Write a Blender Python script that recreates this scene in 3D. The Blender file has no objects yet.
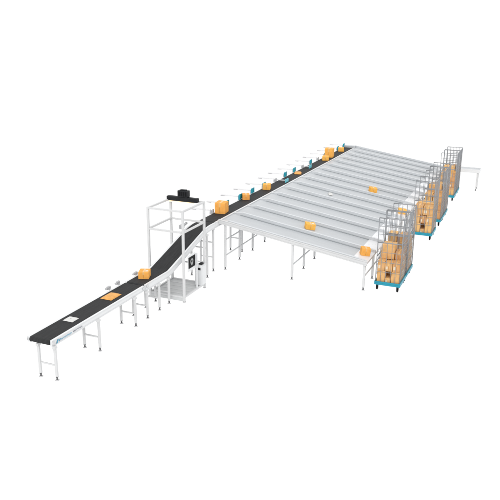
import bpy, bmesh, math, random
from mathutils import Vector, Matrix
random.seed(7)
sc = bpy.context.scene
COL = sc.collection

# ------------------------------------------------------------------ materials
def lin(c):
    c /= 255.0
    return c / 12.92 if c <= 0.04045 else ((c + 0.055) / 1.055) ** 2.4

def mat(name, col, rough=0.5, metal=0.0, var=0.06, scale=6.0, bump=0.0, bscale=60.0, stretch=(1, 1, 1), spec=0.5, ovar=0.0, coat=0.0):
    m = bpy.data.materials.new(name)
    m.use_nodes = True
    nt = m.node_tree
    b = nt.nodes['Principled BSDF']
    b.inputs['Roughness'].default_value = rough
    b.inputs['Metallic'].default_value = metal
    b.inputs['Specular IOR Level'].default_value = spec
    b.inputs['Coat Weight'].default_value = coat
    tc = nt.nodes.new('ShaderNodeTexCoord')
    mp = nt.nodes.new('ShaderNodeMapping')
    mp.inputs['Scale'].default_value = stretch
    nt.links.new(tc.outputs['Object'], mp.inputs['Vector'])
    nz = nt.nodes.new('ShaderNodeTexNoise')
    nz.inputs['Scale'].default_value = scale
    nz.inputs['Detail'].default_value = 5
    nt.links.new(mp.outputs['Vector'], nz.inputs['Vector'])
    rp = nt.nodes.new('ShaderNodeMapRange')
    rp.inputs['From Min'].default_value = 0.3
    rp.inputs['From Max'].default_value = 0.7
    rp.inputs['To Min'].default_value = 1 - var
    rp.inputs['To Max'].default_value = 1 + var
    nt.links.new(nz.outputs['Fac'], rp.inputs['Value'])
    hsv = nt.nodes.new('ShaderNodeHueSaturation')
    hsv.inputs['Color'].default_value = (*col, 1)
    val = rp.outputs['Result']
    if ovar:
        oi = nt.nodes.new('ShaderNodeObjectInfo')
        r2 = nt.nodes.new('ShaderNodeMapRange')
        r2.inputs['To Min'].default_value = 1 - ovar
        r2.inputs['To Max'].default_value = 1 + ovar
        nt.links.new(oi.outputs['Random'], r2.inputs['Value'])
        mu = nt.nodes.new('ShaderNodeMath'); mu.operation = 'MULTIPLY'
        nt.links.new(val, mu.inputs[0]); nt.links.new(r2.outputs['Result'], mu.inputs[1])
        val = mu.outputs[0]
        r3 = nt.nodes.new('ShaderNodeMapRange')
        r3.inputs['To Min'].default_value = 0.488
        r3.inputs['To Max'].default_value = 0.508
        nt.links.new(oi.outputs['Random'], r3.inputs['Value'])
        nt.links.new(r3.outputs['Result'], hsv.inputs['Hue'])
    nt.links.new(val, hsv.inputs['Value'])
    nt.links.new(hsv.outputs['Color'], b.inputs['Base Color'])
    rr = nt.nodes.new('ShaderNodeMapRange')
    rr.inputs['To Min'].default_value = max(0.05, rough - 0.1)
    rr.inputs['To Max'].default_value = min(1.0, rough + 0.1)
    nt.links.new(nz.outputs['Fac'], rr.inputs['Value'])
    nt.links.new(rr.outputs['Result'], b.inputs['Roughness'])
    if bump:
        n2 = nt.nodes.new('ShaderNodeTexNoise')
        n2.inputs['Scale'].default_value = bscale
        nt.links.new(mp.outputs['Vector'], n2.inputs['Vector'])
        bp = nt.nodes.new('ShaderNodeBump')
        bp.inputs['Strength'].default_value = bump
        bp.inputs['Distance'].default_value = 0.01
        nt.links.new(n2.outputs['Fac'], bp.inputs['Height'])
        nt.links.new(bp.outputs['Normal'], b.inputs['Normal'])
    return m

M = dict(
    white=mat('painted_steel_white', (0.56, 0.57, 0.58), 0.4, var=0.03),
    rail=mat('rail_white', (0.62, 0.63, 0.64), 0.35, var=0.02),
    tray=mat('tray_white', (0.66, 0.67, 0.69), 0.3, var=0.02),
    leg=mat('leg_grey_white', (0.52, 0.525, 0.53), 0.45, var=0.03),
    foot=mat('foot_dark_steel', (0.09, 0.09, 0.095), 0.5),
    plate=mat('foot_plate', (0.44, 0.44, 0.45), 0.5),
    belt=mat('black_rubber_belt', (0.0225, 0.023, 0.024), 0.75, var=0.32, scale=7, bump=0.15, bscale=220, stretch=(0.5, 5.0, 1), spec=0.22),
    roller=mat('roller_zinc', (0.30, 0.30, 0.31), 0.35, metal=0.6),
    floor=mat('chute_sheet', (0.40, 0.418, 0.435), 0.36, var=0.06, scale=3.5, stretch=(9, 0.5, 1), bump=0.03, bscale=25),
    crest=mat('chute_divider', (0.50, 0.52, 0.54), 0.4, var=0.04, stretch=(1, 0.5, 1)),
    foot_shade=mat('divider_foot_shade', (0.25, 0.27, 0.285), 0.7, var=0.08),  # darker grey stands in for contact shade along the divider foot
    tealp=mat('pale_teal_plastic', (0.12, 0.46, 0.54), 0.4, var=0.05),
    teal=mat('teal_plastic', (0.0, 0.25, 0.33), 0.4, var=0.05),
    tealb=mat('teal_base', (0.0, 0.22, 0.31), 0.4, var=0.05),
    dark=mat('black_plastic', (0.011, 0.012, 0.014), 0.5, var=0.15, spec=0.2),
    dark2=mat('black_face', (0.006, 0.006, 0.007), 0.5, spec=0.1),
    tan=mat('tan_cardboard', (0.60, 0.345, 0.145), 0.78, var=0.14, scale=9, ovar=0.17, bump=0.08, bscale=40, spec=0.15),
    card=mat('cardboard', (0.74, 0.36, 0.075), 0.75, var=0.10, scale=9, ovar=0.05, bump=0.08, bscale=40, spec=0.2),
    flap=mat('cardboard_seam', (0.36, 0.15, 0.04), 0.9, spec=0.1),
    tape=mat('packing_tape', (0.66, 0.40, 0.15), 0.3, var=0.06, spec=0.5),
    label=mat('paper_label', (0.66, 0.56, 0.42), 0.6, var=0.03),
    ink=mat('label_ink', (0.10, 0.08, 0.07), 0.6),
    mailer=mat('padded_mailer', (0.62, 0.30, 0.07), 0.6, var=0.18, scale=16, bump=0.5, bscale=30),
    poly=mat('white_poly', (0.55, 0.55, 0.54), 0.4, var=0.06, scale=14, bump=0.5, bscale=24),
    wire=mat('zinc_wire', (0.235, 0.245, 0.26), 0.42, metal=0.35, var=0.08),
    gate=mat('gate_tube', (0.15, 0.165, 0.18), 0.42, metal=0.35),
    arm=mat('arm_aluminium', (0.60, 0.60, 0.61), 0.4, var=0.03),
    mech=mat('mech_grey', (0.36, 0.365, 0.375), 0.45, var=0.08),
    deckp=mat('platform_plate', (0.45, 0.46, 0.465), 0.45, var=0.05),
    blue=mat('blue_marking', (0.04, 0.26, 0.40), 0.5),
    navy=mat('dark_marking', (0.14, 0.15, 0.19), 0.5),
    mark=mat('sign_marking', (0.26, 0.265, 0.27), 0.5),
)
def emis(name, col, s):
    m = bpy.data.materials.new(name); m.use_nodes = True
    b = m.node_tree.nodes['Principled BSDF']
    b.inputs['Base Color'].default_value = (*col, 1)
    b.inputs['Emission Color'].default_value = (*col, 1)
    b.inputs['Emission Strength'].default_value = s
    return m
def backlit_sheet(name):
    # thin white sheet, made translucent so light from below washes out ground shadows
    m = bpy.data.materials.new(name); m.use_nodes = True
    nt = m.node_tree; nt.nodes.clear()
    o = nt.nodes.new('ShaderNodeOutputMaterial')
    tr = nt.nodes.new('ShaderNodeBsdfTranslucent'); tr.inputs['Color'].default_value = (0.98, 0.98, 0.98, 1)
    df = nt.nodes.new('ShaderNodeBsdfDiffuse'); df.inputs['Color'].default_value = (0.95, 0.95, 0.95, 1)
    mx = nt.nodes.new('ShaderNodeMixShader'); mx.inputs[0].default_value = 0.08
    nt.links.new(tr.outputs[0], mx.inputs[1]); nt.links.new(df.outputs[0], mx.inputs[2])
    nt.links.new(mx.outputs[0], o.inputs['Surface'])
    return m
M['ground'] = backlit_sheet('white_diffusing_sheet')
M['lamp'] = emis('scan_light', (1.0, 0.72, 0.40), 0.9)

# ------------------------------------------------------------------ mesh helpers
class MB:
    def __init__(s): s.bm = bmesh.new()
    def box(s, x0, x1, y0, y1, z0, z1, bev=0.0, mtx=None, seg=1):
        r = bmesh.ops.create_cube(s.bm, size=1.0)
        vs = r['verts']
        bmesh.ops.scale(s.bm, vec=(abs(x1 - x0), abs(y1 - y0), abs(z1 - z0)), verts=vs)
        bmesh.ops.translate(s.bm, vec=((x0 + x1) / 2, (y0 + y1) / 2, (z0 + z1) / 2), verts=vs)
        if bev:
            es = list({e for v in vs for e in v.link_edges})
            out = bmesh.ops.bevel(s.bm, geom=es, offset=bev, segments=seg, affect='EDGES', profile=0.5)
            vs = list({v for f in out['faces'] for v in f.verts} | {v for v in vs if v.is_valid})
        if mtx is not None:
            bmesh.ops.transform(s.bm, matrix=mtx, verts=vs)
        return s
    def prism(s, pts, a, b, axis):
        """outline pts extruded from a to b; axis 'y': pts=(x,z); 'x': pts=(y,z); 'z': pts=(x,y)"""
        def P(p, t):
            if axis == 'y': return (p[0], t, p[1])
            if axis == 'x': return (t, p[0], p[1])
            return (p[0], p[1], t)
        A = [s.bm.verts.new(P(p, a)) for p in pts]
        B = [s.bm.verts.new(P(p, b)) for p in pts]
        fs = [s.bm.faces.new(A), s.bm.faces.new(B[::-1])]
        n = len(pts)
        for i in range(n):
            j = (i + 1) % n
            fs.append(s.bm.faces.new((A[j], A[i], B[i], B[j])))
        bmesh.ops.recalc_face_normals(s.bm, faces=fs)
        return s
    def tube(s, p, q, r, n=8, r2=None, cap=True):
        p, q = Vector(p), Vector(q)
        d = q - p
        if d.length < 1e-6: return s
        u = d.orthogonal().normalized(); v = d.normalized().cross(u)
        r2 = r if r2 is None else r2
        A, B = [], []
        for i in range(n):
            a = 2 * math.pi * (i + 0.5) / n
            o = u * math.cos(a) + v * math.sin(a)
            A.append(s.bm.verts.new(p + o * r)); B.append(s.bm.verts.new(q + o * r2))
        fs = []
        for i in range(n):
            j = (i + 1) % n
            fs.append(s.bm.faces.new((A[i], A[j], B[j], B[i])))
        if cap:
            fs.append(s.bm.faces.new(A[::-1])); fs.append(s.bm.faces.new(B))
        bmesh.ops.recalc_face_normals(s.bm, faces=fs)
        if n >= 8:
            for f in fs[:n]: f.smooth = True
        return s
    def path(s, pts, r, n=8):
        for a, b in zip(pts[:-1], pts[1:]): s.tube(a, b, r, n)
        return s
    def build(s, name, m, parent=None, loc=None):
        me = bpy.data.meshes.new(name)
        s.bm.to_mesh(me); s.bm.free()
        me.materials.append(m)
        o = bpy.data.objects.new(name, me)
        COL.objects.link(o)
        if parent is not None: o.parent = parent
        if loc is not None: o.location = loc
        return o

def tag(o, label=None, cat=None, group=None, kind=None):
    if label: o['label'] = label
    if cat: o['category'] = cat
    if group: o['group'] = group
    if kind: o['kind'] = kind
    return o

def empty(name, loc, label, cat, group=None, rz=0.0):
    o = bpy.data.objects.new(name, None)
    o.empty_display_size = 0.1
    COL.objects.link(o)
    o.location = loc; o.rotation_euler = (0, 0, rz)
    return tag(o, label, cat, group)

def copy_tree(o, parent=None):
    c = o.copy(); COL.objects.link(c)
    if parent is not None: c.parent = parent
    for ch in [k for k in bpy.data.objects if k.parent == o]:
        copy_tree(ch, c)
    return c

ORD = ['first', 'second', 'third', 'fourth', 'fifth', 'sixth', 'seventh', 'eighth', 'ninth', 'tenth',
       'eleventh', 'twelfth', 'thirteenth', 'fourteenth', 'fifteenth']

# ------------------------------------------------------------------ ground
g = MB()
bmesh.ops.create_circle(g.bm, cap_ends=True, radius=900, segments=96)
tag(g.build('ground', M['ground']), kind='structure')

# ------------------------------------------------------------------ conveyor pieces
def leg_part(parent, x, y, top, w=0.05, wd=0.042, brace=False):
    l = MB().box(x - wd / 2, x + wd / 2, y - w / 2, y + w / 2, 0.075, top, 0.004)
    if brace:
        l.box(x - 0.045, x + 0.045, y - w / 2 - 0.003, y + w / 2 + 0.003, top - 0.055, top - 0.004, 0.004)
    lo = l.build('leg', M['leg'], parent)
    f = MB().tube((x, y, 0.012), (x, y, 0.09), 0.017, 8).tube((x, y, 0.055), (x, y, 0.07), 0.024, 6)
    fo = f.build('foot', M['foot'], lo)
    MB().tube((x, y, 0.0), (x, y, 0.014), 0.042, 12, 0.03).build('foot_plate', M['plate'], lo)
    return lo

def h_stand(parent, x, ztop, yl, yr, zs=(0.30,)):
    leg_part(parent, x, yl, ztop, brace=True); leg_part(parent, x, yr, ztop, brace=True)
    for z in zs:
        MB().box(x - 0.012, x + 0.012, yr + 0.026, yl - 0.026, z - 0.016, z + 0.016, 0.003).build('stretcher', M['leg'], parent)

def offset_profile(pts, dz):
    return [(x, z + dz) for x, z in pts]

def smooth(pts, k, r, n=6):
    """round the corner k of a polyline"""
    p0, p1, p2 = [Vector(pts[i]) for i in (k - 1, k, k + 1)]
    a = p1 + (p0 - p1).normalized() * r; b = p1 + (p2 - p1).normalized() * r
    arc = []
    for i in range(n + 1):
        t = i / n
        arc.append(tuple(a * (1 - t) ** 2 + p1 * 2 * t * (1 - t) + b * t * t))
    return pts[:k] + arc + pts[k + 1:]

YL, YR = 0.0, -0.453           # belt edges
def belt_mesh(parent, top, r=0.05):
    """belt loop: top line, round ends, bottom line"""
    x0, z0 = top[0]; x1, z1 = top[-1]
    out = list(top)
    for i in range(1, 8):
        a = math.pi / 2 - math.pi * i / 8
        out.append((x1 + r * math.cos(a), z1 - r + r * math.sin(a)))
    out += [(x, z - 2 * r) for x, z in reversed(top)]
    for i in range(1, 8):
        a = -math.pi / 2 - math.pi * i / 8
        out.append((x0 + r * math.cos(a), z0 - r + r * math.sin(a)))
    o = MB().prism(out, YR + 0.002, YL - 0.002, 'y').build('belt', M['belt'], parent)
    for p in o.data.polygons: p.use_smooth = False
    return o

def side_rail(parent, top, y0, y1, h=0.125, up=0.0, inset=0.03):
    t = list(top)
    t[0] = (t[0][0] + inset, t[0][1]); t[-1] = (t[-1][0] - inset, t[-1][1])
    prof = [(x, z + up) for x, z in t] + [(x, z - h) for x, z in reversed(t)]
    o = MB().prism(prof, y0, y1, 'y').build('side_rail', M['rail'], parent)
    # pressed edge strips standing 3 mm proud of the rail
    s = 1 if y1 > y0 else -1
    m = MB()
    for a, b in ((0.0, 0.022), (h - 0.03, h)):
        prof = [(x, z + up - a - 0.001) for x, z in t] + [(x, z + up - b + 0.001) for x, z in reversed(t)]
        m.prism(prof, y1 + 0.0005 * s, y1 + 0.006 * s, 'y')
    m.build('rail_lip', M['white'], o)
    return o

def sensor(parent, x, z):
    m = MB()
    m.box(x - 0.02, x + 0.02, 0.052, 0.075, z - 0.10, z + 0.03, 0.004)
    m.box(x - 0.055, x + 0.055, 0.06, 0.12, z + 0.0, z + 0.075, 0.012)
    m.tube((x - 0.05, 0.09, z + 0.04), (x - 0.105, 0.09, z + 0.04), 0.026, 10)
    return m.build('sensor_bracket', M['mech'], parent)

# --- infeed conveyor
t = empty('infeed_conveyor', (0, 0, 0), 'level black belt infeed conveyor with white rails and blue marking at its end', 'conveyor')
top = [(0.05, 0.80), (3.19, 0.80)]
belt_mesh(t, top)
railR = side_rail(t, top, YR - 0.002, YR - 0.047, 0.12, 0.0, -0.02)
side_rail(t, top, YL + 0.002, YL + 0.045, 0.12, 0.0, -0.02)
for x in (0.05, 3.17):
    MB().tube((x, YL + 0.062, 0.75), (x, YL + 0.0455, 0.75), 0.046, 16).build('roller_hub', M['leg'], t)
    MB().tube((x, YR - 0.0555, 0.75), (x, YR - 0.068, 0.75), 0.036, 16).build('roller_hub', M['leg'], t)
for x in (0.06, 1.42, 2.77):
    h_stand(t, x, 0.695, -0.15, -0.525)
for x in (2.69, 3.06):
    sensor(t, x, 0.80)
# marking at the near end of the rail: blue emblem, blue word, dark line of small lettering (illegible in the photo)
yM = YR - 0.0545
m = MB()
m.prism([(0.13, 0.705), (0.165, 0.705), (0.215, 0.772), (0.18, 0.772)], yM, yM - 0.002, 'y')
m.prism([(0.212, 0.722), (0.24, 0.722), (0.268, 0.760), (0.24, 0.760)], yM, yM - 0.002, 'y')
m.build('emblem', M['blue'], railR)
def glyphs(x0, x1, z0, z1, n, name, mt, seed):
    rnd = random.Random(seed)
    m = MB()
    w = (x1 - x0) / n
    for i in range(n):                       # uneven marks only: the words cannot be read in the photo
        a = x0 + i * w; st = w * rnd.uniform(0.2, 0.42)
        m.box(a, a + st, yM, yM - 0.002, z0 + rnd.choice((0, 0, -0.006)), z1 - (z1 - z0) * rnd.choice((0.0, 0.3, 0.3)))
        zc = z0 + (z1 - z0) * rnd.uniform(0.15, 0.6)
        m.box(a + st + 0.0004, a + w * rnd.uniform(0.62, 0.9), yM, yM - 0.002, zc - 0.004, zc + 0.004)
    return m.build(name, mt, railR)
glyphs(0.27, 0.60, 0.730, 0.758, 11, 'lettering', M['blue'], 3)
glyphs(0.64, 0.93, 0.736, 0.756, 11, 'lettering', M['navy'], 5)

# --- incline conveyor
t = empty('incline_conveyor', (0, 0, 0), 'black belt conveyor climbing through the white scanning frame', 'conveyor')
top = [(3.30, 0.80), (4.32, 0.80), (6.38, 1.372), (6.855, 1.372)]
top = smooth(top, 2, 0.24); top = smooth(top, 1, 0.05, 4)
belt_mesh(t, top)
side_rail(t, top, YR - 0.002, YR - 0.047, 0.15, 0.0, -0.03)
side_rail(t, top, YL + 0.002, YL + 0.045, 0.15, 0.0, -0.03)
for x in (3.27, 3.80, 4.25):
    h_stand(t, x, 0.665, -0.15, -0.525)
h_stand(t, 6.3, 1.20, -0.06, -0.525, (0.42, 0.82))
sensor(t, 3.79, 0.79)
MB().tube((3.335, YR - 0.0555, 0.75), (3.335, YR - 0.072, 0.75), 0.036, 16).build('roller_hub', M['leg'], t)
MB().tube((3.335, YL + 0.0455, 0.75), (3.335, YL + 0.066, 0.75), 0.036, 16).build('roller_hub', M['leg'], t)
m = MB().box(6.02, 6.18, 0.06, 0.16, 1.33, 1.44, 0.015).tube((6.18, 0.11, 1.39), (6.36, 0.11, 1.42), 0.035, 12)
m.build('drive_motor', M['mech'], t)

# --- sorting conveyor
ZS = 1.372
t = empty('sorting_conveyor', (0, 0, 0), 'long raised black belt sorting conveyor between pusher arms and grey chutes', 'conveyor')
top = [(6.95, ZS), (21.45, ZS)]
belt_mesh(t, top)
side_rail(t, top, YR - 0.002, YR - 0.045, 0.15, 0.006, -0.05)
side_rail(t, top, YL + 0.002, YL + 0.045, 0.15, 0.0, -0.05)
for x in (6.82, 8.78, 10.6, 12.3, 14.2, 16.1, 18.0, 19.9, 21.2):
    h_stand(t, x + 0.02, ZS - 0.155, -0.06, -0.44, (0.40, 0.82) if x < 7 else (0.40,))
m = MB()
m.box(21.52, 21.79, YR - 0.04, 0.02, ZS - 0.12, ZS + 0.075, 0.01)
m.build('end_housing', M['floor'], t)

# ------------------------------------------------------------------ scanning frame
X1, X2, FY1, FY2, FH = 4.475, 5.57, 0.12, -0.815, 2.27
t = empty('scanning_frame', (0, 0, 0), 'tall open white tube frame with platform standing over the incline conveyor', 'frame')
pw = 0.027
for x in (X1, X2):
    for y in (FY1, FY2):
        p = MB().box(x - pw, x + pw, y - pw, y + pw, 0.02, FH, 0.004).build('post', M['leg'], t)
        MB().tube((x, y, 0), (x, y, 0.021), 0.04, 10).build('foot', M['plate'], p)
def beam_y(x, z, w=0.022, m='leg', name='beam'):
    return MB().box(x - w, x + w, FY2 + pw + .001, FY1 - pw - .001, z - w, z + w, 0.003).build(name, M[m], t)
def beam_x(y, z, w=0.022, m='leg', name='beam'):
    return MB().box(X1 + pw + .001, X2 - pw - .001, y - w, y + w, z - w, z + w, 0.003).build(name, M[m], t)
for z in (FH - 0.023, 1.74, 0.125):
    beam_x(FY1, z); 
    beam_x(FY2, z)
    beam_y(X2, z)
    beam_y(X1, z)
beam_y(X2, 0.63, 0.018)
beam_x(FY1, 0.63, 0.018)
MB().box(X1 + 0.03, X2 - 0.03, FY2 + 0.03, FY1 - 0.03, 0.10, 0.12, 0.003).build('platform', M['deckp'], t)
m = MB()
for k in range(1, 5):
    x = X1 + (X2 - X1) * k / 5
    m.box(x - 0.02, x + 0.02, FY2 + 0.04, FY1 - 0.04, 0.1205, 0.126, 0.002)
tag(m.build('platform_rib', M['leg'], t))
MB().box(X1 - 0.021, X1 - 0.012 - 0.018, FY2 + 0.03, FY1 - 0.03, 0.03, 0.105, 0.003).build('kick_plate', M['deckp'], t)
MB().box(5.12, 5.162, FY2 - 0.02, FY2 + 0.02, 0.149, 1.06, 0.003).build('sign_upright', M['white'], t)

# camera bar on the far top beam
t = empty('scanner_bar', (X2 - 0.10, -0.28, FH - 0.035), 'long black scanner bar with warm light lying across the top of the white frame', 'scanner')
MB().box(-0.06, 0.06, -0.43, 0.43, 0.0, 0.115, 0.02, seg=2).build('bar_housing', M['dark'], t)
for y in (-0.30, 0.30):
    MB().box(0.02, 0.10, y - 0.03, y + 0.03, 0.036, 0.06, 0.003).build('bar_mount', M['dark'], t)
MB().box(-0.045, 0.0, -0.31, 0.36, -0.03, -0.0005, 0.003).build('light_strip', M['lamp'], t)
t2 = empty('scanner_camera', (X2 - 0.10, -0.30, FH + 0.0805), 'boxy black camera mounted on top of the long scanner bar', 'camera')
MB().box(-0.075, 0.075, -0.15, 0.13, 0.0, 0.165, 0.014, seg=2).build('camera_housing', M['dark'], t2)
m = MB()
for k in range(4): m.box(-0.0805, -0.076, -0.12 + k * 0.06, -0.085 + k * 0.06, 0.03, 0.135)
m.build('cooling_fin', M['dark2'], t2)
MB().box(-0.045, 0.045, -0.09, 0.07, 0.1655, 0.185, 0.006).build('cable_cover', M['dark'], t2)

# sign
t = empty('sign_panel', (4.905, FY2 + 0.02, 0.74), 'black square sign with pale ring mark on a white backing plate under the incline belt', 'sign')
MB().box(-0.19, 0.215, -0.004, 0.004, -0.06, 0.36, 0.002).build('backing_plate', M['rail'], t)
MB().box(-0.155, 0.18, -0.012, -0.0045, 0.018, 0.30, 0.002).build('sign_face', M['dark2'], t)
m = MB()
def ring(bm_, cx, cz, rx, rz, ri, y0, y1, n=28):
    o, i = [], []
    vs = []
    for k in range(n):
        a = 2 * math.pi * k / n
        ex = rx * (1 - 0.28 * max(0, -math.sin(a))); ez = rz * (1.45 if math.sin(a) < 0 else 1.0)
        vs.append([bm_.verts.new((cx + ex * math.cos(a) * s, y, cz + (ez * math.sin(a) if s == 1 else rz * math.sin(a) * s))) for s in (1, ri) for y in (y0, y1)])
    fs = []
    for k in range(n):
        a, b = vs[k], vs[(k + 1) % n]
        fs += [bm_.faces.new((a[1], b[1], b[3], a[3])), bm_.faces.new((a[0], a[2], b[2], b[0])),
               bm_.faces.new((a[0], b[0], b[1], a[1])), bm_.faces.new((a[2], a[3], b[3], b[2]))]
    bmesh.ops.recalc_face_normals(bm_, faces=fs)
ring(m.bm, 0.0, 0.175, 0.074, 0.072, 0.48, -0.0125, -0.0155)
m.build('ring_mark', M['mark'], t)

# control cabinet
t = empty('control_cabinet', (5.41, -0.79, 0.149), 'white control cabinet with small black displays at the corner of the scanning frame', 'cabinet')
MB().box(-0.12, 0.12, -0.09, 0.11, 0.0, 0.53, 0.01).build('cabinet_body', M['white'], t)
MB().box(-0.105, 0.105, -0.0965, -0.0905, 0.02, 0.51, 0.002).build('cabinet_door', M['rail'], t)
MB().box(-0.05, 0.06, -0.06, 0.03, 0.531, 0.575, 0.012).build('display', M['dark'], t)
MB().box(-0.127, -0.1205, -0.055, 0.025, 0.415, 0.475, 0.002).build('display', M['dark'], t)

# ------------------------------------------------------------------ chutes
CX, PITCH, NCH = 7.15, 0.975, 15
SL = (1.355 - 0.775) / 3.7
def cz(y): return 1.355 + SL * (y + 0.5)          # floor height along the slope (-0.5 .. -4.2)
YE, YT = -4.2, -4.60
def zl(y): return cz(y) if y >= YE else cz(YE) + (y - YE) * 0.15
DY = ((-0.502, 0.12), (-0.54, 0.12), (-0.78, 1.0), (-2.3, 1.0), (YE, 1.0), (YT, 0.8))
def lane_wall(x0, x1, up, dn, m='crest', name='divider', parent=None):
    pr = [(y, zl(y) + up * k) for y, k in DY] + [(y, zl(y) - dn) for y, k in reversed(DY)]
    return MB().prism(pr, x0, x1, 'x').build(name, M[m], parent)
def chute_proto():
    t = empty('chute', (0, 0, 0), '', 'chute', 'grey chutes sloping down from the sorting conveyor')
    MB().prism([(-0.502, cz(-0.502)), (YE, cz(YE)), (YE, cz(YE) - 0.03), (-0.502, cz(-0.502) - 0.03)], 0.037, PITCH - 0.037, 'x').build('slide_floor', M['floor'], t)
    MB().prism([(YE - 0.002, zl(YE) + 0.004), (YT, zl(YT) + 0.004), (YT, zl(YT) - 0.05), (YE - 0.002, zl(YE) - 0.03)], 0.037, PITCH - 0.037, 'x').build('end_tray', M['tray'], t)
    d = lane_wall(-0.035, 0.035, 0.075, 0.05, parent=t)
    # folded cap along the top of the divider, dark strip painting in the shade at its foot
    pr = [(y, zl(y) + 0.075 * k + 0.010) for y, k in DY] + [(y, zl(y) + 0.075 * k + 0.0005) for y, k in reversed(DY)]
    MB().prism(pr, -0.038, 0.038, 'x').build('divider_cap', M['crest'], d)
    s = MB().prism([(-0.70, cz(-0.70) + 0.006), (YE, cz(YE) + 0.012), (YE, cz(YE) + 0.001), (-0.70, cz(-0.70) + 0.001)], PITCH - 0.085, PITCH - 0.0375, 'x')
    s.build('foot_shade_strip', M['foot_shade'], t)
    for y in (-0.68, -2.63, -4.56):
        l = leg_part(t, -0.05, y, zl(y) - 0.052, 0.055, 0.05)
    for y, zs in ((-0.68, (0.40, 0.85)), (-2.63, (0.40,)), (-4.56, (0.36,))):
        for z in zs:
            MB().box(-0.023, PITCH - 0.077, y - 0.012, y + 0.012, z - 0.016, z + 0.016, 0.003).build('stretcher', M['leg'], t)
    return t
proto = chute_proto()
extra = {0: 'outermost at the front with a white side skirt and an orange box in its end tray',
         1: 'with an empty slope beside the front lane', }
chutes = []
for k in range(NCH):
    c = proto if k == 0 else copy_tree(proto)
    c.location = (CX + k * PITCH, 0, 0)
    chutes.append(c)
for k, c in enumerate(chutes):
    c['label'] = ('grey sloping chute lane, %s from the front edge of the sorter' % ORD[k]) if k not in (0, NCH - 1) else (
        'front grey chute lane with white outer skirt, nearest the scanning frame' if k == 0 else 'hindmost grey chute lane along the back edge of the sorter')
sk = MB()
ys = (-0.50, -2.3, YE, YT - 0.02)
sk.prism([(y, zl(y) + 0.055) for y in ys] + [(y, zl(y) - 0.049) for y in reversed(ys)], -0.085, -0.0365, 'x')
sk.prism([(y, zl(y) - 0.025) for y in ys] + [(y, zl(y) - 0.049) for y in reversed(ys)], -0.10, -0.0855, 'x')
sk.prism([(y, zl(y) + 0.068) for y in ys] + [(y, zl(y) + 0.0555) for y in reversed(ys)], -0.10, -0.0425, 'x')
sk.build('outer_skirt', M['leg'], chutes[0])
MB().prism([(y, zl(y) + 0.085) for y in (-0.502, -2.3, YE, YT)] + [(y, zl(y) - 0.10) for y in (YT, YE, -2.3, -0.502)], PITCH - 0.035, PITCH + 0.02, 'x').build('outer_wall', M['crest'], chutes[-1])
for y in (-0.68, -2.63, -4.56):
    leg_part(chutes[-1], PITCH - 0.005, y, zl(y) - 0.102, 0.055, 0.05)

# ------------------------------------------------------------------ pushers
GREY = (0, 5, 8, 10, 12)
def pusher(k, reach):
    """arm lies across the belt's far side; pad travels to y = -reach"""
    x = CX + 0.62 + k * PITCH + (0.12 if k >= 5 else 0)
    lab = 'white pusher arm with teal pad, %s along the belt from the scanning frame' % ORD[k]
    if k == 0: lab = 'pusher arm with grey pad nearest the scanning frame'
    if k in GREY[1:]: lab = 'pusher arm with grey pad, %s along the belt from the scanning frame' % ORD[k]
    if k == 5: lab = 'nearer of the two extended pushers, pale paddle reaching across the belt to the chutes'
    if k == 8: lab = 'farther of the two extended pushers, pale paddle out over the middle of the belt'
    t = empty('pusher', (x, 0, ZS), lab, 'pusher', 'pusher arms along the sorting belt')
    m = MB().box(-0.03, 0.03, 0.09, 0.70, 0.06, 0.10, 0.006)
    m.box(-0.045, 0.045, 0.55, 0.72, 0.045, 0.055, 0.003)
    m.build('arm', M['arm'], t)
    MB().box(-0.055, 0.055, 0.0475, 0.10, -0.10, 0.058, 0.006).build('bracket', M['mech'], t)
    w, h = (0.07, 0.11) if k in GREY else (0.13, 0.165)
    p = MB().box(-w, w, 0.018, 0.042, 0.006, h, 0.008, seg=2)
    p.box(-w, -w + 0.025, -0.02, 0.0175, 0.01, h - 0.005, 0.004)
    p.build('pad', M['mech'] if k in GREY else M['teal'], t)
    if reach:
        y = -reach
        MB().box(-0.02, 0.02, y + 0.0125, 0.0175, 0.05, 0.078, 0.004).build('ram', M['arm'], t)
        MB().box(-0.15, 0.15, y - 0.012, y + 0.012, 0.006, 0.13, 0.008, seg=2).build('paddle', M['tealp'], t)
for k in range(NCH):
    pusher(k, {5: 0.38, 8: 0.27}.get(k, 0.0))

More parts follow.
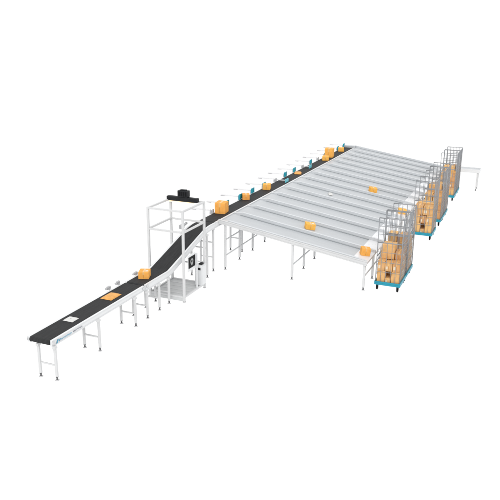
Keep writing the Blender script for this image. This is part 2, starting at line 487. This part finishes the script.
# ------------------------------------------------------------------ boxes
def carton(loc, size, rz, label, group=None, sticker=(), tape=True, cat='box', mt='card', bev=0.008, tilt=0.0, name='cardboard_box'):
    sx, sy, sz = size
    t = empty(name, loc, label, cat, group, rz)
    t.rotation_euler = (tilt, 0, rz)
    b = MB().box(-sx / 2, sx / 2, -sy / 2, sy / 2, 0, sz, bev, seg=2)
    b.build('carton', M[mt], t)
    e = 0.0012
    if tape:
        m = MB()
        w = min(sx, sy) * 0.09
        m.box(-sx / 2 + 0.004, sx / 2 - 0.004, -w, w, sz + 0.0002, sz + e)
        for s in (-1, 1):
            m.box(s * (sx / 2 + 0.0002), s * (sx / 2 + e), -w, w, sz * 0.62, sz - 0.006)
        m.build('tape', M['tape'], t)
        for s in (-1, 1):
            MB().box(s * (sx / 2 + 0.0002), s * (sx / 2 + e), -0.003, 0.003, 0.02, sz * 0.61).build('seam', M['flap'], t)
    for side in sticker:
        if side == 'front':
            MB().box(-sx / 2 - 0.0016, -sx / 2 - 0.0003, sy * 0.12, sy * 0.40, sz * 0.22, sz * 0.55).build('label_sheet', M['label'], t)
        elif side == 'side':
            MB().box(-sx * 0.3, sx * 0.1, -sy / 2 - 0.0016, -sy / 2 - 0.0003, sz * 0.3, sz * 0.75).build('label_sheet', M['label'], t)
        elif side == 'top':
            MB().box(-sx * 0.30, sx * 0.1, -sy * 0.38, -sy * 0.12, sz + 0.0014, sz + 0.0022).build('label_sheet', M['label'], t)
    return t

# on the belts
carton((3.70, -0.21, 0.801), (0.27, 0.24, 0.17), 0.35, 'small orange box with a pale label at the foot of the incline belt', sticker=('top',))
carton((7.95, -0.17, ZS + 0.002), (0.36, 0.30, 0.31), 0.12, 'large orange box at the start of the sorting belt beside the scanning frame', sticker=())
carton((9.78, -0.13, ZS + 0.002), (0.24, 0.22, 0.17), 0.45, 'low orange box on the sorting belt, next after the large starting box')
carton((11.42, -0.17, ZS + 0.002), (0.26, 0.25, 0.18), 0.25, 'orange box on the sorting belt just before the extended pusher arm')
carton((17.72, -0.26, ZS + 0.002), (0.30, 0.26, 0.17), 0.25, 'squat orange box in front of the tallest box on the sorting belt', sticker=())
carton((18.55, -0.17, ZS + 0.002), (0.36, 0.34, 0.37), 0.08, 'tall orange box standing upright on the far half of the sorting belt')
carton((20.25, -0.20, ZS + 0.002), (0.26, 0.24, 0.17), 0.3, 'small orange box at the far end of the sorting belt')

def pouch(name, mt, loc, sx, sy, h, rz, label, cat, tilt=0.0, sheet=True):
    t = empty(name, loc, label, cat, None, rz); t.rotation_euler = (tilt, 0, rz)
    n = 14
    bm = bmesh.new()
    grid = {}
    rnd = random.Random(hash(name) % 97 if False else len(label))
    for s in (0, 1):
        for i in range(n + 1):
            for j in range(n + 1):
                u, v = i / n * 2 - 1, j / n * 2 - 1
                d = max(0.0, (1 - u ** 4)) * max(0.0, (1 - v ** 4))
                z = h * (0.16 + 0.84 * d ** 0.6) if s else h * 0.16 * (1 - d) * 0.9
                if s and 0 < i < n and 0 < j < n: z += rnd.uniform(-.06, .06) * h
                grid[s, i, j] = bm.verts.new((u * sx / 2, v * sy / 2, z + (0.0 if s else 0.0)))
    for s in (0, 1):
        for i in range(n):
            for j in range(n):
                bm.faces.new([grid[s, i, j], grid[s, i + 1, j], grid[s, i + 1, j + 1], grid[s, i, j + 1]])
    for k in range(n):
        for q in ((lambda a: (a, 0)), (lambda a: (a, n)), (lambda a: (0, a)), (lambda a: (n, a))):
            a, b = q(k), q(k + 1)
            bm.faces.new([grid[0, a[0], a[1]], grid[0, b[0], b[1]], grid[1, b[0], b[1]], grid[1, a[0], a[1]]])
    bmesh.ops.recalc_face_normals(bm, faces=bm.faces)
    for f in bm.faces: f.smooth = True
    M_ = MB(); M_.bm.free(); M_.bm = bm
    M_.build('pouch_body', M[mt], t)
    if sheet:
        MB().box(-sx * 0.12, sx * 0.16, -sy * 0.2, sy * 0.12, h + 0.001, h + 0.0025).build('label_sheet', M['ink' if mt == 'poly' else 'label'], t) if mt != 'poly' else \
            MB().box(-sx * 0.02, sx * 0.08, -sy * 0.02, sy * 0.06, h + 0.001, h + 0.0025).build('print_mark', M['ink'], t)
    return t
pouch('mailing_bag', 'poly', (0.98, -0.20, 0.802), 0.22, 0.23, 0.022, 0.0, 'flat white mailing bag lying on the infeed belt near its open end', 'parcel')
pouch('padded_mailer', 'mailer', (2.34, -0.21, 0.802), 0.40, 0.28, 0.035, 0.0, 'flat orange padded mailer lying on the middle of the infeed belt', 'parcel', sheet=False)
pouch('padded_mailer', 'mailer', (14.45, -0.20, ZS + 0.002), 0.42, 0.26, 0.06, 0.3, 'flat orange padded mailer lying on the middle of the sorting belt', 'parcel', sheet=False)

TI = math.atan(SL)
def on_slope(x, y, size, rz, label, **kw):
    o = carton((x, y, zl(y) + 0.004), size, 0, label, **kw)
    o.rotation_mode = 'QUATERNION'
    ti = TI if y > YE else math.atan(0.15)
    o.rotation_quaternion = (Matrix.Rotation(ti, 3, 'X') @ Matrix.Rotation(rz, 3, 'Z')).to_quaternion()
    return o
on_slope(8.58, -2.60, (0.24, 0.27, 0.16), 0.5, 'orange box sliding down the second chute lane from the front', sticker=('top',))
on_slope(14.42, -3.02, (0.24, 0.25, 0.16), 0.5, 'orange box sliding down a chute lane towards the middle of the sorter')
on_slope(7.72, -4.40, (0.20, 0.24, 0.20), 0.45, 'orange box lying in the white end tray of the front chute')
on_slope(12.62, -4.42, (0.24, 0.26, 0.14), 0.3, 'orange box in a white end tray behind the nearest pair of cages')
p = pouch('mailing_bag', 'poly', (12.62, -2.0, zl(-2.0) + 0.002), 0.22, 0.15, 0.06, 0.3, 'small white mailing bag sliding down a grey chute lane', 'parcel', sheet=False)
p.rotation_mode = 'QUATERNION'
p.rotation_quaternion = (Matrix.Rotation(TI, 3, 'X') @ Matrix.Rotation(0.4, 3, 'Z')).to_quaternion()

# ------------------------------------------------------------------ roll cages
LX, WY, BZ, TZ = 0.86, 0.66, 0.225, 1.90
def cage_proto():
    t = empty('roll_cage', (0, 0, 0), '', 'roll cage', 'wire roll cages at the chute ends')
    b = MB().box(0, LX, -WY, 0, 0.15, 0.205, 0.006)
    b.box(0, 0.02, -WY, 0, 0.2055, BZ + 0.02); b.box(LX - 0.02, LX, -WY, 0, 0.2055, BZ + 0.02)
    b.box(0.0205, LX - 0.0205, -WY, -WY + 0.02, 0.2055, BZ + 0.02); b.box(0.0205, LX - 0.0205, -0.02, 0, 0.2055, BZ + 0.02)
    b.build('base', M['tealb'], t)
    for x in (0.07, LX - 0.07):
        for y in (-0.07, -WY + 0.07):
            c = MB().box(x - 0.035, x + 0.035, y - 0.028, y + 0.028, 0.105, 0.149, 0.005)
            c.box(x - 0.02, x + 0.035, y - 0.027, y - 0.021, 0.045, 0.106); c.box(x - 0.02, x + 0.035, y + 0.021, y + 0.027, 0.045, 0.106)
            co = c.build('caster', M['dark'], t)
            MB().tube((x + 0.01, y - 0.019, 0.052), (x + 0.01, y + 0.019, 0.052), 0.052, 16).build('wheel', M['dark2'], co)
    z0 = BZ + 0.021
    for x in (0.025, LX - 0.025):
        m = MB()
        for y in (-0.025, -WY + 0.025): m.tube((x, y, z0), (x, y, TZ), 0.0105, 8)
        m.tube((x, -0.025, TZ), (x, -WY + 0.025, TZ), 0.0125, 8)
        m.tube((x, -0.025, 1.27), (x, -WY + 0.025, 1.27), 0.013, 8)
        n = 5
        for i in range(1, n):
            y = -0.025 - (WY - 0.05) * i / n
            m.tube((x, y, z0), (x, y, TZ), 0.0065, 6)
        for z in (0.50, 0.76, 1.02, 1.48, 1.69):
            m.tube((x, -0.025, z), (x, -WY + 0.025, z), 0.0062, 6)
        m.build('side_panel', M['wire'], t)
    m = MB()
    y = -WY + 0.025
    n = 8
    for i in range(1, n):
        x = 0.025 + (LX - 0.05) * i / n
        m.tube((x, y, z0), (x, y, TZ), 0.0055, 6)
    for z in (0.38, 0.50, 0.63, 0.76, 0.89, 1.02, 1.15, 1.27, 1.48, 1.69, TZ):
        m.tube((0.04, y, z), (LX - 0.04, y, z), 0.008 if z in (1.27, TZ) else 0.0055, 6)
    m.build('back_panel', M['wire'], t)
    m = MB()
    y = -0.025
    m.tube((0.045, y, 0.90), (LX - 0.045, y, 0.90), 0.0125, 8)
    for i in range(1, 5):
        x = 0.025 + (LX - 0.05) * i / 5
        m.tube((x, y, z0), (x, y, 0.89), 0.0055, 6)
    for z in (0.42, 0.66):
        m.tube((0.04, y, z), (LX - 0.04, y, z), 0.0065, 6)
    m.build('gate', M['gate'], t)
    return t
cproto = cage_proto()
CAGES = [(7.24, 'the front roll cage'), (8.16, 'the second roll cage'), (12.36, 'the third roll cage'),
         (14.28, 'the fourth roll cage'), (15.20, 'the fifth roll cage'), (18.40, 'the sixth roll cage'), (19.32, 'the hindmost roll cage')]
CL = ['frontmost wire roll cage on teal base full of orange boxes',
      'wire roll cage standing directly behind the frontmost cage, full of orange boxes',
      'wire roll cage standing alone in the middle of the cage row',
      'wire roll cage just beyond the lone middle cage, front of its pair',
      'wire roll cage at the rear of the middle pair, touching its neighbour',
      'wire roll cage in front of the hindmost cage at the far end',
      'hindmost wire roll cage on teal base beside the white run-out table']
CY = -4.80
LAY = ['bottom', 'second', 'third', 'top']
for ci, (cx, cname) in enumerate(CAGES):
    c = cproto if ci == 0 else copy_tree(cproto)
    c.location = (cx, CY if ci < 2 else (CY + 0.05 if ci > 4 else CY - 0.01), 0)
for ci, (cx, cname) in enumerate(CAGES):
    c = [o for o in bpy.data.objects if o.name.startswith('roll_cage') and abs(o.location.x - cx) < 1e-3][0]
    c['label'] = CL[ci]
    cy = c.location.y
    rnd = random.Random(31 + ci)
    grp = 'boxes packed in the roll cages'
    def put(x0, x1, y0, y1, z, h, lab, st=(), tape=True, rz=0.0):
        # x from the cage's front, y from the chute side, both inside the cage
        return carton((cx + (x0 + x1) / 2, cy - (y0 + y1) / 2, z), (x1 - x0, y1 - y0, h), rz + rnd.uniform(-.02, .02), lab, grp, st, tape, mt='tan', bev=0.005)
    z = 0.2065
    # bottom layer: two boxes with a small one between them at the front, two behind
    h0 = 0.32 + rnd.uniform(-.01, .01)
    put(0.065, 0.40, 0.050, 0.250, z, h0, 'orange box at the chute-side front of the bottom layer in %s' % cname, ())
    put(0.065, 0.38, 0.262, 0.395, z, h0 * 0.42, 'low orange box in the gap of the bottom layer in %s' % cname, ('front',), False)
    put(0.065, 0.40, 0.407, 0.610, z, h0, 'orange box at the outer front of the bottom layer in %s' % cname, ('side',))
    put(0.42, 0.79, 0.050, 0.320, z, h0, 'orange box at the chute-side rear of the bottom layer in %s' % cname, ())
    put(0.42, 0.79, 0.335, 0.610, z, h0, 'orange box at the outer rear of the bottom layer in %s' % cname, ('side',))
    z1 = z + h0 + 0.003
    h1 = 0.26 + rnd.uniform(-.015, .015)
    # a wide flat box bridges the gap
    put(0.07, 0.40, 0.050, 0.225, z1, h1, 'orange box at the chute-side front of the second layer in %s' % cname, ('front',))
    put(0.07, 0.40, 0.235, 0.42, z1, h1 - 0.02, 'orange box at the middle front of the second layer in %s' % cname, ('front',))
    put(0.07, 0.40, 0.43, 0.610, z1, h1, 'orange box at the outer front of the second layer in %s' % cname, ('front', 'side'))
    put(0.42, 0.79, 0.050, 0.320, z1, h1, 'orange box at the chute-side rear of the second layer in %s' % cname, ())
    put(0.42, 0.79, 0.335, 0.610, z1, h1, 'orange box at the outer rear of the second layer in %s' % cname, ('side',))
    z2 = z1 + h1 + 0.003
    if ci == 0:
        put(0.30, 0.68, 0.07, 0.40, z2, 0.36, 'big orange box alone on top of the load in %s' % cname, ())
        put(0.34, 0.66, 0.42, 0.610, z2, 0.20, 'small orange box beside the big top box in %s' % cname, ('side',))
    elif ci in (1, 4, 6):
        put(0.08, 0.44, 0.05, 0.33, z2, 0.24, 'orange box at the chute-side front of the third layer in %s' % cname, ())
        put(0.08, 0.44, 0.35, 0.61, z2, 0.28, 'orange box at the outer front of the third layer in %s' % cname, ('front',))
        put(0.47, 0.79, 0.05, 0.60, z2, 0.30, 'long orange box across the rear of the third layer in %s' % cname, ('side',))
        z3 = z2 + 0.244
        put(0.10, 0.40, 0.07, 0.30, z3, 0.24, 'orange box topping the chute side of the load in %s' % cname, ())
        put(0.10, 0.42, 0.37, 0.60, z2 + 0.283, 0.20, 'orange box topping the outer side of the load in %s' % cname, ())
    else:
        put(0.07, 0.40, 0.05, 0.30, z2, 0.30, 'orange box at the chute-side front of the third layer in %s' % cname, ())
        put(0.07, 0.40, 0.315, 0.61, z2, 0.28, 'orange box at the outer front of the third layer in %s' % cname, ('front', 'side'))
        put(0.43, 0.79, 0.05, 0.61, z2, 0.32, 'long orange box across the rear of the third layer in %s' % cname, ('side',))
        if ci != 2:
            put(0.45, 0.75, 0.10, 0.50, z2 + 0.323, 0.22, 'orange box topping the load in %s' % cname, ())

# ------------------------------------------------------------------ run-out table at the far right
t = empty('runout_table', (0, 0, 0), 'narrow white run-out table on legs beyond the hindmost roll cage', 'table')
xa, xb, ya, yb, zt = 20.85, 21.45, -4.66, -6.12, 0.90
for x0, x1 in ((xa, xa + 0.035), (xb - 0.035, xb)):
    MB().box(x0, x1, yb, ya, zt - 0.13, zt + 0.01, 0.004).build('side_rail', M['rail'], t)
MB().box(xa + 0.036, xb - 0.036, yb + 0.001, yb + 0.03, zt - 0.12, zt - 0.0, 0.003).build('end_rail', M['rail'], t)
MB().box(xa + 0.036, xb - 0.036, yb + 0.031, ya, zt - 0.04, zt - 0.012, 0.002).build('table_bed', M['floor'], t)
for y in (ya - 0.1, yb + 0.11):
    for x in (xa + 0.05, xb - 0.05):
        leg_part(t, x, y, zt - 0.131 if False else zt - 0.045)

# ------------------------------------------------------------------ light
w = bpy.data.worlds.new('World'); sc.world = w
w.use_nodes = True
bg = w.node_tree.nodes['Background']
bg.inputs['Color'].default_value = (1.0, 1.0, 1.0, 1)
bg.inputs['Strength'].default_value = 1.2
sun = bpy.data.lights.new('softbox_key', 'SUN')
sun.energy = 1.6; sun.angle = math.radians(40); sun.color = (1.0, 0.99, 0.975)
so = bpy.data.objects.new('softbox_key', sun); COL.objects.link(so)
so.rotation_euler = Vector((0.72, 0.32, -0.60)).to_track_quat('-Z', 'Y').to_euler()

# ------------------------------------------------------------------ camera
yaw, pitch, roll, F = math.radians(22.863), math.radians(-17.325), math.radians(0.624), 676.6
f = Vector((math.cos(pitch) * math.cos(yaw), math.cos(pitch) * math.sin(yaw), math.sin(pitch)))
r0 = f.cross(Vector((0, 0, 1))).normalized(); u0 = r0.cross(f)
r = r0 * math.cos(roll) + u0 * math.sin(roll); u = u0 * math.cos(roll) - r0 * math.sin(roll)
cam = bpy.data.cameras.new('camera'); co = bpy.data.objects.new('camera', cam); COL.objects.link(co)
co.matrix_world = Matrix(((r.x, u.x, -f.x, -8.954), (r.y, u.y, -f.y, -8.185), (r.z, u.z, -f.z, 6.094), (0, 0, 0, 1)))
cam.sensor_width = 36; cam.lens = 36 * F / 500
cam.clip_start = 0.1; cam.clip_end = 3000
sc.camera = co

sc.render.engine = 'CYCLES'
sc.cycles.max_bounces = 10
sc.cycles.diffuse_bounces = 6
sc.view_settings.view_transform = 'Standard'
sc.view_settings.look = 'None'
sc.view_settings.exposure = 0.0
sc.view_settings.gamma = 1.0
